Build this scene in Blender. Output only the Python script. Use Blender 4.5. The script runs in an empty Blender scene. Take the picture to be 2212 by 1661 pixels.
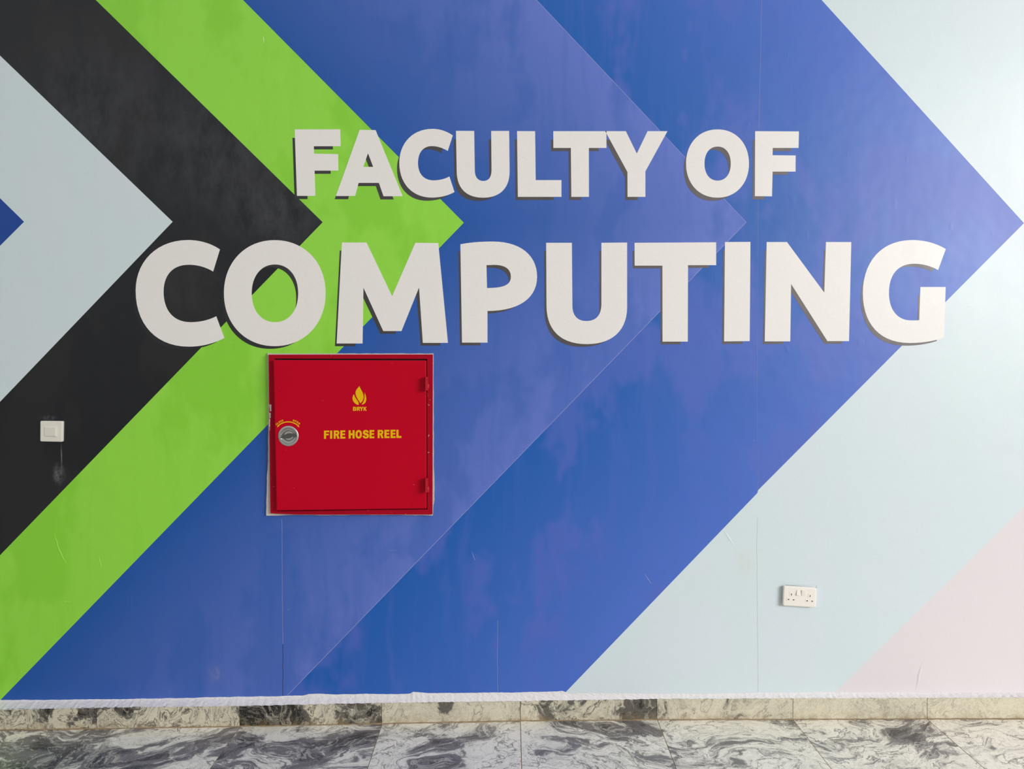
import bpy, math, random
from mathutils import Vector, Matrix
from mathutils.geometry import tessellate_polygon

# ------------------------------------------------------------------ camera, world, light, exposure
random.seed(7)
scene = bpy.context.scene
COL = scene.collection
W_PX, H_PX, F_PX = 2212.0, 1661.0, 1600.0
CAM_D, CAM_H = 3.20, 1.545
YAW, PITCH, ROLL = math.radians(0.25), math.radians(1.40), math.radians(-0.40)
cam_loc = Vector((0.0, -CAM_D, CAM_H))
cam_rot = (Matrix.Rotation(-YAW, 3, 'Z') @ Matrix.Rotation(math.radians(90) - PITCH, 3, 'X')
           @ Matrix.Rotation(ROLL, 3, 'Z'))
cd = bpy.data.cameras.new('camera')
cd.sensor_fit = 'HORIZONTAL'; cd.sensor_width = 36.0; cd.lens = 36.0 * F_PX / W_PX
cam = bpy.data.objects.new('camera', cd); COL.objects.link(cam)
cam.matrix_world = Matrix.Translation(cam_loc) @ cam_rot.to_4x4()
scene.camera = cam

world = bpy.data.worlds.new('overcast_daylight'); scene.world = world
world.use_nodes = True
wt = world.node_tree
bg = wt.nodes['Background']
_tc = wt.nodes.new('ShaderNodeTexCoord'); _sx = wt.nodes.new('ShaderNodeSeparateXYZ'); _rp = wt.nodes.new('ShaderNodeValToRGB')
wt.links.new(_tc.outputs['Generated'], _sx.inputs[0]); wt.links.new(_sx.outputs['Z'], _rp.inputs['Fac'])
_rp.color_ramp.elements[0].position = 0.0; _rp.color_ramp.elements[0].color = (0.22, 0.22, 0.21, 1)     # open ground
_rp.color_ramp.elements[1].position = 0.03; _rp.color_ramp.elements[1].color = (0.98, 0.99, 1.0, 1)     # even overcast sky
wt.links.new(_rp.outputs['Color'], bg.inputs['Color'])
bg.inputs['Strength'].default_value = 0.50

# daylight pouring in from the open right-hand side
ld = bpy.data.lights.new('daylight_from_open_side', 'AREA')
ld.shape = 'RECTANGLE'; ld.size = 5.2; ld.size_y = 3.0; ld.energy = 930; ld.color = (1.0, 0.985, 0.965)
lo = bpy.data.objects.new('daylight_from_open_side', ld); COL.objects.link(lo)
lo.location = (9.2, -8.0, 4.0)
lo.rotation_euler = (Vector((0.0, 0.0, 1.4)) - Vector(lo.location)).to_track_quat('-Z', 'Y').to_euler()

scene.view_settings.view_transform = 'Standard'
scene.view_settings.look = 'None'
scene.view_settings.exposure = 0.12
scene.view_settings.gamma = 1.0
scene.view_settings.use_curve_mapping = False
scene.cycles.max_bounces = 4; scene.cycles.diffuse_bounces = 3; scene.cycles.glossy_bounces = 2


def ray(px, py):
    d = Vector(((px - W_PX / 2) / F_PX, -(py - H_PX / 2) / F_PX, -1.0))
    return cam_rot @ d


def P(px, py, Y=0.0):
    """photo point -> world point on the vertical plane at depth Y"""
    d = ray(px, py)
    return cam_loc + d * ((Y - cam_loc.y) / d.y)


def G(px, py, z=0.0):
    """photo point -> world point on the floor"""
    d = ray(px, py)
    return cam_loc + d * ((z - cam_loc.z) / d.z)


# ------------------------------------------------------------------ materials
class NT:
    def __init__(s, name):
        s.m = bpy.data.materials.new(name); s.m.use_nodes = True
        s.t = s.m.node_tree; s.b = s.t.nodes['Principled BSDF']
        s.pos = None

    def n(s, kind, **kw):
        nd = s.t.nodes.new(kind)
        for k, v in kw.items():
            setattr(nd, k, v)
        return nd

    def link(s, a, b): s.t.links.new(a, b)

    def put(s, sock, v):
        if isinstance(v, (int, float)): sock.default_value = v
        elif isinstance(v, (tuple, list)):
            sock.default_value = tuple(v) if len(v) == len(sock.default_value) else (*v, 1.0)
        else: s.link(v, sock)

    def position(s):
        if s.pos is None:
            s.pos = s.n('ShaderNodeNewGeometry').outputs['Position']
        return s.pos

    def mapped(s, scale=(1, 1, 1), vec=None, loc=(0, 0, 0)):
        mp = s.n('ShaderNodeMapping'); s.link(vec or s.position(), mp.inputs['Vector'])
        mp.inputs['Scale'].default_value = scale; mp.inputs['Location'].default_value = loc
        return mp.outputs['Vector']

    def noise(s, scale, detail=3, rough=0.55, vec=None, dist=0.0, w=None):
        nd = s.n('ShaderNodeTexNoise')
        nd.inputs['Scale'].default_value = scale; nd.inputs['Detail'].default_value = detail
        nd.inputs['Roughness'].default_value = rough; nd.inputs['Distortion'].default_value = dist
        if w is not None:
            nd.noise_dimensions = '4D'; s.put(nd.inputs['W'], w)
        s.link(vec or s.position(), nd.inputs['Vector'])
        return nd.outputs['Fac']

    def ramp(s, fac, stops, interp='LINEAR'):
        r = s.n('ShaderNodeValToRGB'); r.color_ramp.interpolation = interp
        el = r.color_ramp.elements
        while len(el) < len(stops): el.new(0.5)
        for e, (p, c) in zip(el, stops):
            e.position = p
            e.color = (c, c, c, 1) if isinstance(c, (int, float)) else (*c, 1)
        s.link(fac, r.inputs['Fac'])
        return r.outputs['Color']

    def mix(s, fac, a, b, mode='MIX'):
        m = s.n('ShaderNodeMix', data_type='RGBA', blend_type=mode)
        s.put(m.inputs[0], fac); s.put(m.inputs[6], a); s.put(m.inputs[7], b)
        return m.outputs[2]

    def math(s, op, a, b=0.0, clamp=False):
        m = s.n('ShaderNodeMath', operation=op); m.use_clamp = clamp
        s.put(m.inputs[0], a); s.put(m.inputs[1], b)
        return m.outputs[0]

    def vmath(s, op, a, b=None, scale=None):
        m = s.n('ShaderNodeVectorMath', operation=op)
        s.put(m.inputs[0], a)
        if b is not None: s.put(m.inputs[1], b)
        if scale is not None: s.put(m.inputs['Scale'], scale)
        return m.outputs['Value'] if op in ('LENGTH', 'DISTANCE', 'DOT_PRODUCT') else m.outputs[0]

    def bump(s, h, strength, dist=0.002, normal=None):
        b = s.n('ShaderNodeBump'); b.inputs['Strength'].default_value = strength
        b.inputs['Distance'].default_value = dist
        s.link(h, b.inputs['Height'])
        if normal is not None: s.link(normal, b.inputs['Normal'])
        return b.outputs['Normal']

    def done(s, color, rough=0.5, normal=None, metallic=0.0, spec=0.5):
        s.put(s.b.inputs['Base Color'], color); s.put(s.b.inputs['Roughness'], rough)
        s.b.inputs['Metallic'].default_value = metallic
        s.b.inputs['Specular IOR Level'].default_value = spec
        if normal is not None: s.link(normal, s.b.inputs['Normal'])
        return s.m


Z_APEX = P(1106, 480).z
X_SCALE = (P(1206, 480).x - P(1106, 480).x) / 100.0


def band_coord(s, st, sb):
    """how far across a chevron band a point lies, in metres from the wall centre line"""
    sep = s.n('ShaderNodeSeparateXYZ'); s.link(s.position(), sep.inputs[0])
    dz = s.math('SUBTRACT', sep.outputs['Z'], Z_APEX)
    up = s.math('MULTIPLY', s.math('MAXIMUM', dz, 0.0), st)
    dn = s.math('MULTIPLY', s.math('MAXIMUM', s.math('MULTIPLY', dz, -1.0), 0.0), sb)
    return s.math('ADD', sep.outputs['X'], s.math('ADD', up, dn))


def wallpaper(name, base, alt=None, patch=0.5, streak=0.35, grad=None, rough=0.42, spec=0.58, scuffs_and_sheen=None, bumps=0.12):
    """printed wallpaper over hand-trowelled plaster; base colour with wiped-on patches of alt"""
    s = NT(name)
    col = base
    if grad:
        c0, c1, u0, u1, st, sb = grad
        u = band_coord(s, st, sb)
        t = s.math('DIVIDE', s.math('SUBTRACT', u, u0), u1 - u0, clamp=True)
        col = s.mix(t, c0, c1)
    alt = alt or tuple(c * 0.85 for c in base)
    warp = s.vmath('ADD', s.position(), s.vmath('SCALE', s.n_color(3.0), scale=0.12))
    pn = s.noise(2.3, 4, 0.58, vec=s.mapped((1.15, 1.0, 0.7), vec=warp))
    pf = s.math('MULTIPLY', s.ramp(pn, [(0.50, 0.0), (0.57, 1.0)]), patch)
    col = s.mix(pf, col, alt)
    sn = s.noise(1.0, 3, 0.6, vec=s.mapped((14, 1, 1.1), vec=warp))
    sf = s.math('MULTIPLY', s.ramp(sn, [(0.50, 0.0), (0.72, 1.0)]), streak)
    col = s.mix(sf, col, alt)
    fine = s.noise(160, 1, 0.5)
    col = s.mix(s.math('MULTIPLY', s.ramp(fine, [(0.35, 0.0), (0.75, 1.0)]), 0.10), col, tuple(c * 0.6 for c in base))
    # tiny pale nicks
    nick = s.noise(38, 2, 0.5, vec=s.mapped((1.0, 1.0, 0.55)))
    col = s.mix(s.math('MULTIPLY', s.ramp(nick, [(0.785, 0.0), (0.80, 1.0)]), 0.35), col, (0.62, 0.6, 0.62))
    if scuffs_and_sheen:
        shared = {}
        for (c, r, rz, amt, scol) in scuffs_and_sheen:
            v = s.vmath('MULTIPLY', s.vmath('SUBTRACT', s.position(), tuple(c)), (1.0 / r, 0.0, 1.0 / rz))
            d = s.vmath('LENGTH', v)
            fs = 40 if max(r, rz) < 0.2 else 7
            if fs not in shared: shared[fs] = s.noise(fs, 4, 0.7, vec=s.mapped((1.6, 1, 0.8)))
            nz = shared[fs]
            f = s.math('MULTIPLY', s.ramp(d, [(0.0, 1.0), (1.0, 0.0)], 'EASE'), s.ramp(nz, [(0.36, 0.0), (0.68, 1.0)]))
            col = s.mix(s.math('MULTIPLY', f, amt, clamp=True), col, scol)
    h1 = s.noise(5.5, 2, 0.55)
    h3 = s.ramp(s.noise(16, 1, 0.5, vec=s.mapped((1, 1, 0.6))), [(0.70, 0.0), (0.78, 1.0)])
    nrm = s.bump(h1, bumps, 0.02)
    nrm = s.bump(h3, bumps * 0.5, 0.004, nrm)
    rf = s.math('ADD', s.math('MULTIPLY', pn, 0.18), rough - 0.09)
    return s.done(col, rf, nrm, spec=spec)


def _n_color(s, scale):
    nd = s.n('ShaderNodeTexNoise'); nd.inputs['Scale'].default_value = scale; nd.inputs['Detail'].default_value = 2
    s.link(s.position(), nd.inputs['Vector'])
    return s.vmath('SUBTRACT', nd.outputs['Color'], (0.5, 0.5, 0.5))


NT.n_color = _n_color


def granite(name, white, mid, dark, scale=1.0, stretch=(1, 1, 1), stain=False, rough=0.3):
    """black and white swirled granite; each slab's object colour picks its own cut: R seed, G tone, B contrast"""
    s = NT(name)
    oi = s.n('ShaderNodeObjectInfo')
    oc = s.n('ShaderNodeSeparateColor'); s.link(oi.outputs['Color'], oc.inputs[0])
    seed, tone_b, contrast = oc.outputs[0], oc.outputs[1], oc.outputs[2]
    rnd = s.math('MULTIPLY', seed, 61.0)
    off = s.n('ShaderNodeCombineXYZ')
    s.link(rnd, off.inputs[0]); s.link(s.math('MULTIPLY', rnd, 1.7), off.inputs[1]); s.link(s.math('MULTIPLY', rnd, 0.6), off.inputs[2])
    rot = s.n('ShaderNodeVectorRotate', rotation_type='Z_AXIS')
    s.link(s.position(), rot.inputs['Vector']); s.link(s.math('MULTIPLY', s.math('SUBTRACT', seed, 0.5), 1.1), rot.inputs['Angle'])
    p = s.vmath('ADD', s.mapped(stretch, vec=rot.outputs['Vector']), off.outputs[0])

    def ncol(vec, sc, det):
        nd = s.n('ShaderNodeTexNoise'); nd.inputs['Scale'].default_value = sc; nd.inputs['Detail'].default_value = det
        s.link(vec, nd.inputs['Vector'])
        return s.vmath('SUBTRACT', nd.outputs['Color'], (0.5, 0.5, 0.5))
    w1 = s.vmath('ADD', p, s.vmath('SCALE', ncol(p, 2.2 * scale, 2), scale=0.85 / scale))
    w2 = s.vmath('ADD', w1, s.vmath('SCALE', ncol(w1, 8.0 * scale, 3), scale=0.13 / scale))
    w3 = s.vmath('ADD', w2, s.vmath('SCALE', ncol(p, 60.0, 3), scale=0.012))
    patch = s.noise(1.9 * scale, 3, 0.5, vec=w3)                       # broad grey clouds
    stria = s.noise(1.0, 6, 0.68, vec=s.mapped((3.0 * scale, 11.0 * scale, 5.0 * scale), vec=w3))   # drawn-out streaks
    tone = s.math('ADD', s.math('MULTIPLY', patch, 0.52), s.math('MULTIPLY', stria, 0.48))
    tone = s.math('ADD', s.math('MULTIPLY', s.math('SUBTRACT', tone, 0.5), s.math('ADD', contrast, 0.5)), 0.5)
    tone = s.math('ADD', tone, s.math('SUBTRACT', tone_b, 0.5))
    grey = tuple(0.45 * a + 0.55 * b for a, b in zip(white, mid))
    col = s.ramp(tone, [(0.36, dark), (0.415, mid), (0.465, tuple(m * 1.15 for m in mid)), (0.485, grey), (0.515, tuple(c * 0.88 for c in white)), (0.58, white)])
    # thin dark and pale veins that follow the streaks
    v = s.noise(3.4 * scale, 5, 0.6, vec=w3)
    vein = s.ramp(s.math('ABSOLUTE', s.math('SUBTRACT', v, 0.5)), [(0.0, 1.0), (0.016, 0.0)])
    col = s.mix(s.math('MULTIPLY', vein, s.math('MULTIPLY', contrast, 1.3, clamp=True)), col, mid)
    v2 = s.noise(3.0 * scale, 5, 0.62, vec=s.vmath('ADD', w3, (4.3, 1.1, 7.7)))
    pale = s.ramp(s.math('ABSOLUTE', s.math('SUBTRACT', v2, 0.5)), [(0.0, 1.0), (0.022, 0.0)])
    col = s.mix(s.math('MULTIPLY', pale, 0.6), col, tuple(c * 0.8 for c in white))
    v3 = s.noise(9.0 * scale, 5, 0.65, vec=s.vmath('ADD', w3, (1.3, 9.1, 2.7)))
    fine = s.ramp(s.math('ABSOLUTE', s.math('SUBTRACT', v3, 0.5)), [(0.0, 1.0), (0.02, 0.0)])
    col = s.mix(s.math('MULTIPLY', fine, s.math('MULTIPLY', contrast, 0.7)), col, tuple(m * 1.5 for m in mid))
    sp = s.noise(150, 4, 0.75)
    col = s.mix(s.math('MULTIPLY', s.ramp(sp, [(0.52, 0.0), (0.66, 1.0)]), 0.26), col, tuple(0.5 * (a + b) for a, b in zip(dark, mid)))
    sp2 = s.noise(190, 3, 0.7, vec=s.vmath('ADD', s.position(), (3, 3, 3)))
    col = s.mix(s.math('MULTIPLY', s.ramp(sp2, [(0.54, 0.0), (0.70, 1.0)]), 0.28), col, white)
    if stain:
        # rusty grime along the foot of the slab
        sepx = s.n('ShaderNodeSeparateXYZ'); s.link(s.position(), sepx.inputs[0])
        low = s.math('MULTIPLY', s.ramp(sepx.outputs['Z'], [(0.0, 1.0), (0.045, 0.0)], 'EASE'), s.ramp(s.noise(24, 4, 0.7), [(0.42, 0.0), (0.66, 1.0)]))
        col = s.mix(s.math('MULTIPLY', low, 0.55), col, (0.30, 0.19, 0.07))
    return s.done(col, rough)


def paint(name, color, rough=0.4, mott=0.12, bump=0.1, spec=0.5, metallic=0.0, chips=None, nscale=14):
    s = NT(name)
    col = s.mix(s.math('MULTIPLY', s.noise(nscale, 4, 0.6), mott * 2), color, tuple(c * 0.55 for c in color))
    if chips:
        a, amt, ccol, sc = chips
        col = s.mix(s.math('MULTIPLY', s.ramp(s.noise(sc, 3, 0.6), [(a, 0.0), (a + 0.02, 1.0)]), amt), col, ccol)
    nrm = s.bump(s.noise(90, 2, 0.6), bump, 0.002)
    return s.done(col, rough, nrm, metallic=metallic, spec=spec)


U = lambda px: P(px, 480).x
M = {}
M['deep_blue'] = wallpaper('deep_blue_print', (0.0005, 0.055, 0.32), patch=0.2)
M['pale_blue'] = wallpaper('pale_blue_print', (0.665, 0.765, 0.79), (0.69, 0.755, 0.81), patch=0.6, streak=0.2, bumps=0.08,
                           scuffs_and_sheen=[(P(1610, 1215), 0.075, 0.09, 0.55, (0.66, 0.66, 0.58))])
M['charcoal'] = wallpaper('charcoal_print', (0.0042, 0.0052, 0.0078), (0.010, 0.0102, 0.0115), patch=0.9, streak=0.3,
                          scuffs_and_sheen=[(P(210, 250), 0.55, 0.50, 0.95, (0.036, 0.038, 0.046)), (P(470, 330), 0.42, 0.45, 0.9, (0.043, 0.045, 0.053)),  # upper smears: wiped haze, with gloss sheen put into the colour
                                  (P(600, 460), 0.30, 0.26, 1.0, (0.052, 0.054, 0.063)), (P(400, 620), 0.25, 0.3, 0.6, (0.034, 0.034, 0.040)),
                                  (P(127, 1024), 0.036, 0.06, 1.1, (0.17, 0.16, 0.165)),
                                  (P(133, 985), 0.0045, 0.075, 1.2, (0.2, 0.19, 0.19)),
                                  (P(106, 903), 0.05, 0.018, 0.8, (0.12, 0.11, 0.13))])
M['green'] = wallpaper('green_print', (0.30, 0.73, 0.055), (0.225, 0.63, 0.022), patch=0.6, streak=0.25, bumps=0.18)
M['blue'] = wallpaper('blue_print', (0.04, 0.13, 0.46), (0.012, 0.10, 0.44), patch=0.4, streak=0.3,
                      grad=((0.004, 0.085, 0.385), (0.115, 0.180, 0.60), U(1002), U(1613), 0.97, 0.97), 
                      scuffs_and_sheen=[(P(465, 1455), 0.05, 0.06, 0.5, (0.28, 0.27, 0.42))])
M['blue_outer'] = wallpaper('blue_outer_print', (0.03, 0.12, 0.48), (0.082, 0.135, 0.54), patch=0.6, streak=0.35,
                            grad=((0.0005, 0.105, 0.45), (0.060, 0.150, 0.58), U(1613), U(2200), 0.93, 0.975))  # lightening towards the outer edge is sheen put into the print colour
M['edge_line'] = wallpaper('band_edge_print', (0.24, 0.28, 0.62), patch=0.3)
M['blush'] = wallpaper('blush_print', (0.765, 0.705, 0.735), (0.76, 0.72, 0.75), patch=0.4, streak=0.15, bumps=0.1)
M['letter'] = wallpaper('off_white_print', (0.865, 0.83, 0.795), (0.845, 0.83, 0.79), patch=0.4, streak=0.1, bumps=0.06)
M['shadow_print'] = wallpaper('grey_print', (0.03, 0.03, 0.034), (0.03, 0.027, 0.03), patch=0.25, streak=0.15,
                              grad=((0.010, 0.0105, 0.014), (0.190, 0.165, 0.162), U(450), U(2050), 0.0, 0.0))
M['seam'] = wallpaper('paper_seam', (0.22, 0.27, 0.52), patch=0.5)
M['seam_pale'] = wallpaper('paper_seam_pale', (0.55, 0.62, 0.63), patch=0.3)
M['plaster'] = paint('white_plaster', (0.80, 0.77, 0.78), 0.75, 0.06, 1.0, nscale=60)
M['grey_plaster'] = paint('dirty_white_plaster', (0.66, 0.62, 0.57), 0.8, 0.2, 0.9, nscale=40)
M['wall'] = paint('wall_render', (0.6, 0.6, 0.58), 0.8)
M['skirting'] = granite('skirting_granite', (0.68, 0.63, 0.485), (0.11, 0.10, 0.085), (0.012, 0.011, 0.010), scale=1.8, stretch=(1.0, 1.0, 0.8), stain=True, rough=0.38)
M['floor'] = granite('floor_granite', (0.96, 0.915, 0.79), (0.185, 0.17, 0.165), (0.055, 0.050, 0.050), scale=1.6, stretch=(0.85, 1.1, 1.0), rough=0.42)
M['grout'] = paint('tan_grout', (0.36, 0.26, 0.15), 0.9, 0.3, 0.5, nscale=60)
M['red'] = paint('red_enamel', (0.55, 0.0005, 0.018), 0.42, 0.10, 0.04, spec=0.10, chips=(0.74, 0.55, (0.55, 0.2, 0.2), 55), nscale=5)
M['red_frame'] = paint('red_enamel_worn', (0.46, 0.001, 0.018), 0.45, 0.25, 0.08, spec=0.12, chips=(0.70, 0.7, (0.62, 0.42, 0.40), 48), nscale=9)
M['red_hinge'] = paint('red_hinge_enamel', (0.50, 0.01, 0.025), 0.4, 0.1, 0.05, spec=0.3)
M['dark'] = paint('dark_cabinet_inside', (0.012, 0.004, 0.005), 0.8)
M['yellow'] = paint('yellow_print', (0.82, 0.50, 0.002), 0.45, 0.06, 0.03, spec=0.2)
M['chrome'] = paint('brushed_chrome', (0.50, 0.50, 0.48), 0.16, 0.06, 0.03, metallic=1.0)
M['chrome_rim'] = paint('satin_chrome', (0.62, 0.62, 0.60), 0.38, 0.06, 0.03, metallic=1.0)
M['plastic'] = paint('ivory_plastic', (0.80, 0.77, 0.68), 0.35, 0.03, 0.02)
M['plastic_white'] = paint('white_plastic', (0.89, 0.84, 0.765), 0.35, 0.03, 0.02)
M['crack'] = paint('dusty_gap', (0.30, 0.28, 0.26), 0.9)
M['slot'] = paint('pin_slot', (0.05, 0.04, 0.03), 0.8)

# ------------------------------------------------------------------ object helpers
ORG = {}


def obj(name, verts, faces, mat, parent=None, smooth=False):
    vs = [Vector(v) for v in verts]
    lo = Vector((min(v.x for v in vs), min(v.y for v in vs), min(v.z for v in vs)))
    hi = Vector((max(v.x for v in vs), max(v.y for v in vs), max(v.z for v in vs)))
    org = (lo + hi) / 2
    me = bpy.data.meshes.new(name)
    me.from_pydata([v - org for v in vs], [], [list(f) for f in faces])
    me.validate(); me.update()
    if mat: me.materials.append(M[mat])
    if smooth:
        for p in me.polygons: p.use_smooth = True
    o = bpy.data.objects.new(name, me); COL.objects.link(o)
    ORG[o.name] = org
    if parent:
        o.parent = parent; o.location = org - ORG[parent.name]
    else:
        o.location = org
    return o


def thing(name, loc, label, cat):
    o = bpy.data.objects.new(name, None); COL.objects.link(o)
    o.location = loc; ORG[o.name] = Vector(loc); o.empty_display_size = 0.05
    o['label'] = label; o['category'] = cat
    return o


class MB:
    """collects verts and faces of one mesh"""
    def __init__(s): s.v, s.f = [], []

    def add(s, verts, faces):
        n = len(s.v); s.v += [Vector(v) for v in verts]; s.f += [tuple(i + n for i in f) for f in faces]
        return s

    def hexa(s, q_front, q_back):
        """two matching quads"""
        return s.add(list(q_front) + list(q_back),
                     [(0, 1, 2, 3), (7, 6, 5, 4), (0, 4, 5, 1), (1, 5, 6, 2), (2, 6, 7, 3), (3, 7, 4, 0)])

    def build(s, name, mat, parent=None, smooth=False): return obj(name, s.v, s.f, mat, parent, smooth)


def prism(mb, loops, yf, yb, mapper=P):
    """solid from photo-plane loops (first outer, others holes); yf front depth, yb back depth (number or fn)"""
    F = yf if callable(yf) else (lambda x, y: yf)
    flat = [[Vector((x, y, 0)) for x, y in lp] for lp in loops]
    tris = tessellate_polygon(flat)
    pts = [p for lp in loops for p in lp]
    n = len(pts)
    front = [mapper(x, y, F(x, y)) for x, y in pts]
    back = [Vector((v.x, yb, v.z)) for v in front]
    faces = []
    for t in tris:
        a, b, c = (front[i] for i in t)
        nr = (b - a).cross(c - a)
        t = tuple(t) if nr.y < 0 else tuple(reversed(t))
        faces.append(t)
    k = 0
    for lp in loops:
        m = len(lp)
        for i in range(m):
            a, b = k + i, k + (i + 1) % m
            faces.append((a, b, b + n, a + n))
        k += m
    return mb.add(front + back, faces)


def flatten(path, seg=14):
    """[(x,y) or (c1,c2,p)] -> polyline"""
    out = []
    for el in path:
        if isinstance(el[0], (tuple, list)):
            p0 = out[-1]; c1, c2, p3 = el
            for i in range(1, seg + 1):
                t = i / seg; u = 1 - t
                out.append(tuple(u**3 * p0[k] + 3 * u*u*t * c1[k] + 3 * u*t*t * c2[k] + t**3 * p3[k] for k in (0, 1)))
        else:
            out.append(tuple(el))
    res = []
    for p in out:
        if not res or math.hypot(p[0] - res[-1][0], p[1] - res[-1][1]) > 0.02: res.append(p)
    if math.hypot(res[0][0] - res[-1][0], res[0][1] - res[-1][1]) < 0.02: res.pop()
    return res


def ellipse(cx, cy, rx, ry, seg=64, pw=2.0, rot=0.0):
    out = []
    for i in range(seg):
        a = 2 * math.pi * i / seg
        c, s_ = math.cos(a), math.sin(a)
        x = rx * math.copysign(abs(c) ** (2 / pw), c); y = ry * math.copysign(abs(s_) ** (2 / pw), s_)
        out.append((cx + x * math.cos(rot) - y * math.sin(rot), cy + x * math.sin(rot) + y * math.cos(rot)))
    return out


def area(lp): return sum(lp[i][0] * lp[(i + 1) % len(lp)][1] - lp[(i + 1) % len(lp)][0] * lp[i][1] for i in range(len(lp))) / 2


def inset(lp, d, hole=False):
    """shrink the inked area by d on this loop"""
    sgn = 1 if area(lp) > 0 else -1
    if hole: sgn = -sgn
    n = len(lp); out = []
    for i in range(n):
        a, b, c = lp[i - 1], lp[i], lp[(i + 1) % n]
        e1 = Vector((b[0] - a[0], b[1] - a[1])).normalized(); e2 = Vector((c[0] - b[0], c[1] - b[1])).normalized()
        n1 = Vector((-e1.y, e1.x)) * sgn; n2 = Vector((-e2.y, e2.x)) * sgn
        m = n1 + n2
        if m.length < 1e-6: out.append(b); continue
        m.normalize(); k = d / max(0.35, m.dot(n1))
        out.append((b[0] + m.x * k, b[1] + m.y * k))
    return out


# ------------------------------------------------------------------ wall with its chevron mural
XL, XR, YT, YB = -1500, 3700, -205, 1532
wl, wr = P(XL, 800).x, P(XR, 800).x
wall_top = 3.55
wall = MB().hexa([(wl, 0.0, 0), (wr, 0.0, 0), (wr, 0.0, wall_top), (wl, 0.0, wall_top)],
                 [(wl, 0.2, 0), (wr, 0.2, 0), (wr, 0.2, wall_top), (wl, 0.2, wall_top)]).build('wall_back', 'wall')
wall['kind'] = 'structure'; wall['label'] = 'wall papered with a blue, green and charcoal chevron mural'


def chev(ax, ay, st, sb, jog=None):
    top = (ax - st * (ay - YT), YT); bot = (ax - sb * (YB - ay), YB)
    mid = jog or []
    return [top, (ax, ay)] + mid + [bot]


B = [chev(52, 479, 1.020, 1.00),
     chev(373, 479, 1.039, 0.959),
     chev(697, 480, 1.021, 0.969),
     chev(1002, 481, 0.992, 0.971),
     chev(1613, 480, 0.944, 0.970),
     [(2212 - 0.907 * (482 - YT), YT), (2212, 482), (1637.7, 1058.7), (1636.0, 1065), (1222 - 0.963 * (YB - 1495), YB)],
     [(2836 - 0.90 * (482 - YT), YT), (2836, 482), (1810 - 1.018 * (YB - 1490), YB)]]
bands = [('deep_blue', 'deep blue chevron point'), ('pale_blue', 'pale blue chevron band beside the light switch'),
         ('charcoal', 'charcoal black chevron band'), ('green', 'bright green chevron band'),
         ('blue', 'wide blue chevron band fading to periwinkle'), ('blue_outer', 'outer blue chevron band'),
         ('pale_blue', 'pale blue band along the outside of the blue chevrons'), ('blush', 'pale blush corner area')]
T1 = -0.0006
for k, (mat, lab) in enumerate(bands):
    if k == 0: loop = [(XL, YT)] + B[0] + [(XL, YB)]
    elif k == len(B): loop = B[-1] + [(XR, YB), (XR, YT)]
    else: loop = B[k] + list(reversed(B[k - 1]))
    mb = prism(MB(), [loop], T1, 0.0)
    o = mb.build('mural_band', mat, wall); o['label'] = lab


def strip(pts, w, yf, yb=0.0):
    """thin raised line along photo-plane points"""
    mb = MB()
    left, right = [], []
    for i, p in enumerate(pts):
        a = Vector(pts[max(i - 1, 0)]); b = Vector(pts[min(i + 1, len(pts) - 1)])
        d = (b - a).normalized(); nrm = Vector((-d.y, d.x)) * (w / 2)
        left.append((p[0] + nrm.x, p[1] + nrm.y)); right.append((p[0] - nrm.x, p[1] - nrm.y))
    return prism(mb, [left + right[::-1]], yf, yb)


o = strip([(B[4][0][0] - 1, B[4][0][1]), (1612, 480), (B[4][2][0] - 1, YB)], 1.5, T1 - 0.0001, T1 + 0.0002).build('band_edge_line', 'edge_line', wall)
o['label'] = 'thin pale line between two blue chevrons'


def wob(pts, step=14, amp=0.35):
    out = []
    for (x0, y0), (x1, y1) in zip(pts, pts[1:]):
        n = max(1, int(abs(y1 - y0) / step))
        for i in range(n):
            t = i / n; out.append((x0 + (x1 - x0) * t + random.uniform(-amp, amp), y0 + (y1 - y0) * t))
    out.append(pts[-1]); return out


for pts, w, mat in [([(609, 1122), (609.5, 1180), (610, 1300), (611, 1390)], 1.1, 'seam'),
                    ([(611, 1392), (611, 1503)], 0.9, 'charcoal'),
                    ([(581, 372), (584, 450)], 0.8, 'shadow_print'),
                    ([(1645.5, 0), (1643, 120), (1641, 200), (1639, 280)], 0.7, 'seam'),
                    ([(1638, 430), (1637, 520), (1636, 660), (1635, 800), (1636, 950), (1637.5, 1058)], 0.4, 'seam'),
                    ([(1636, 1118), (1635, 1180), (1636, 1300), (1637, 1420), (1638, 1495)], 0.9, 'seam_pale'),
                    ([(1075, 1340), (1074.5, 1400), (1075.5, 1497)], 0.9, 'seam')]:
    strip(wob(pts), w, T1 - 0.0003, T1 + 0.0002).build('paper_seam', mat, wall)

# ------------------------------------------------------------------ floor, skirting, plaster ridge


def lerp_tab(tab, x):
    if x <= tab[0][0]:
        (x0, y0), (x1, y1) = tab[0], tab[1]
    elif x >= tab[-1][0]:
        (x0, y0), (x1, y1) = tab[-2], tab[-1]
    else:
        for (x0, y0), (x1, y1) in zip(tab, tab[1:]):
            if x0 <= x <= x1: break
    return y0 + (y1 - y0) * (x - x0) / (x1 - x0)


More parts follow.
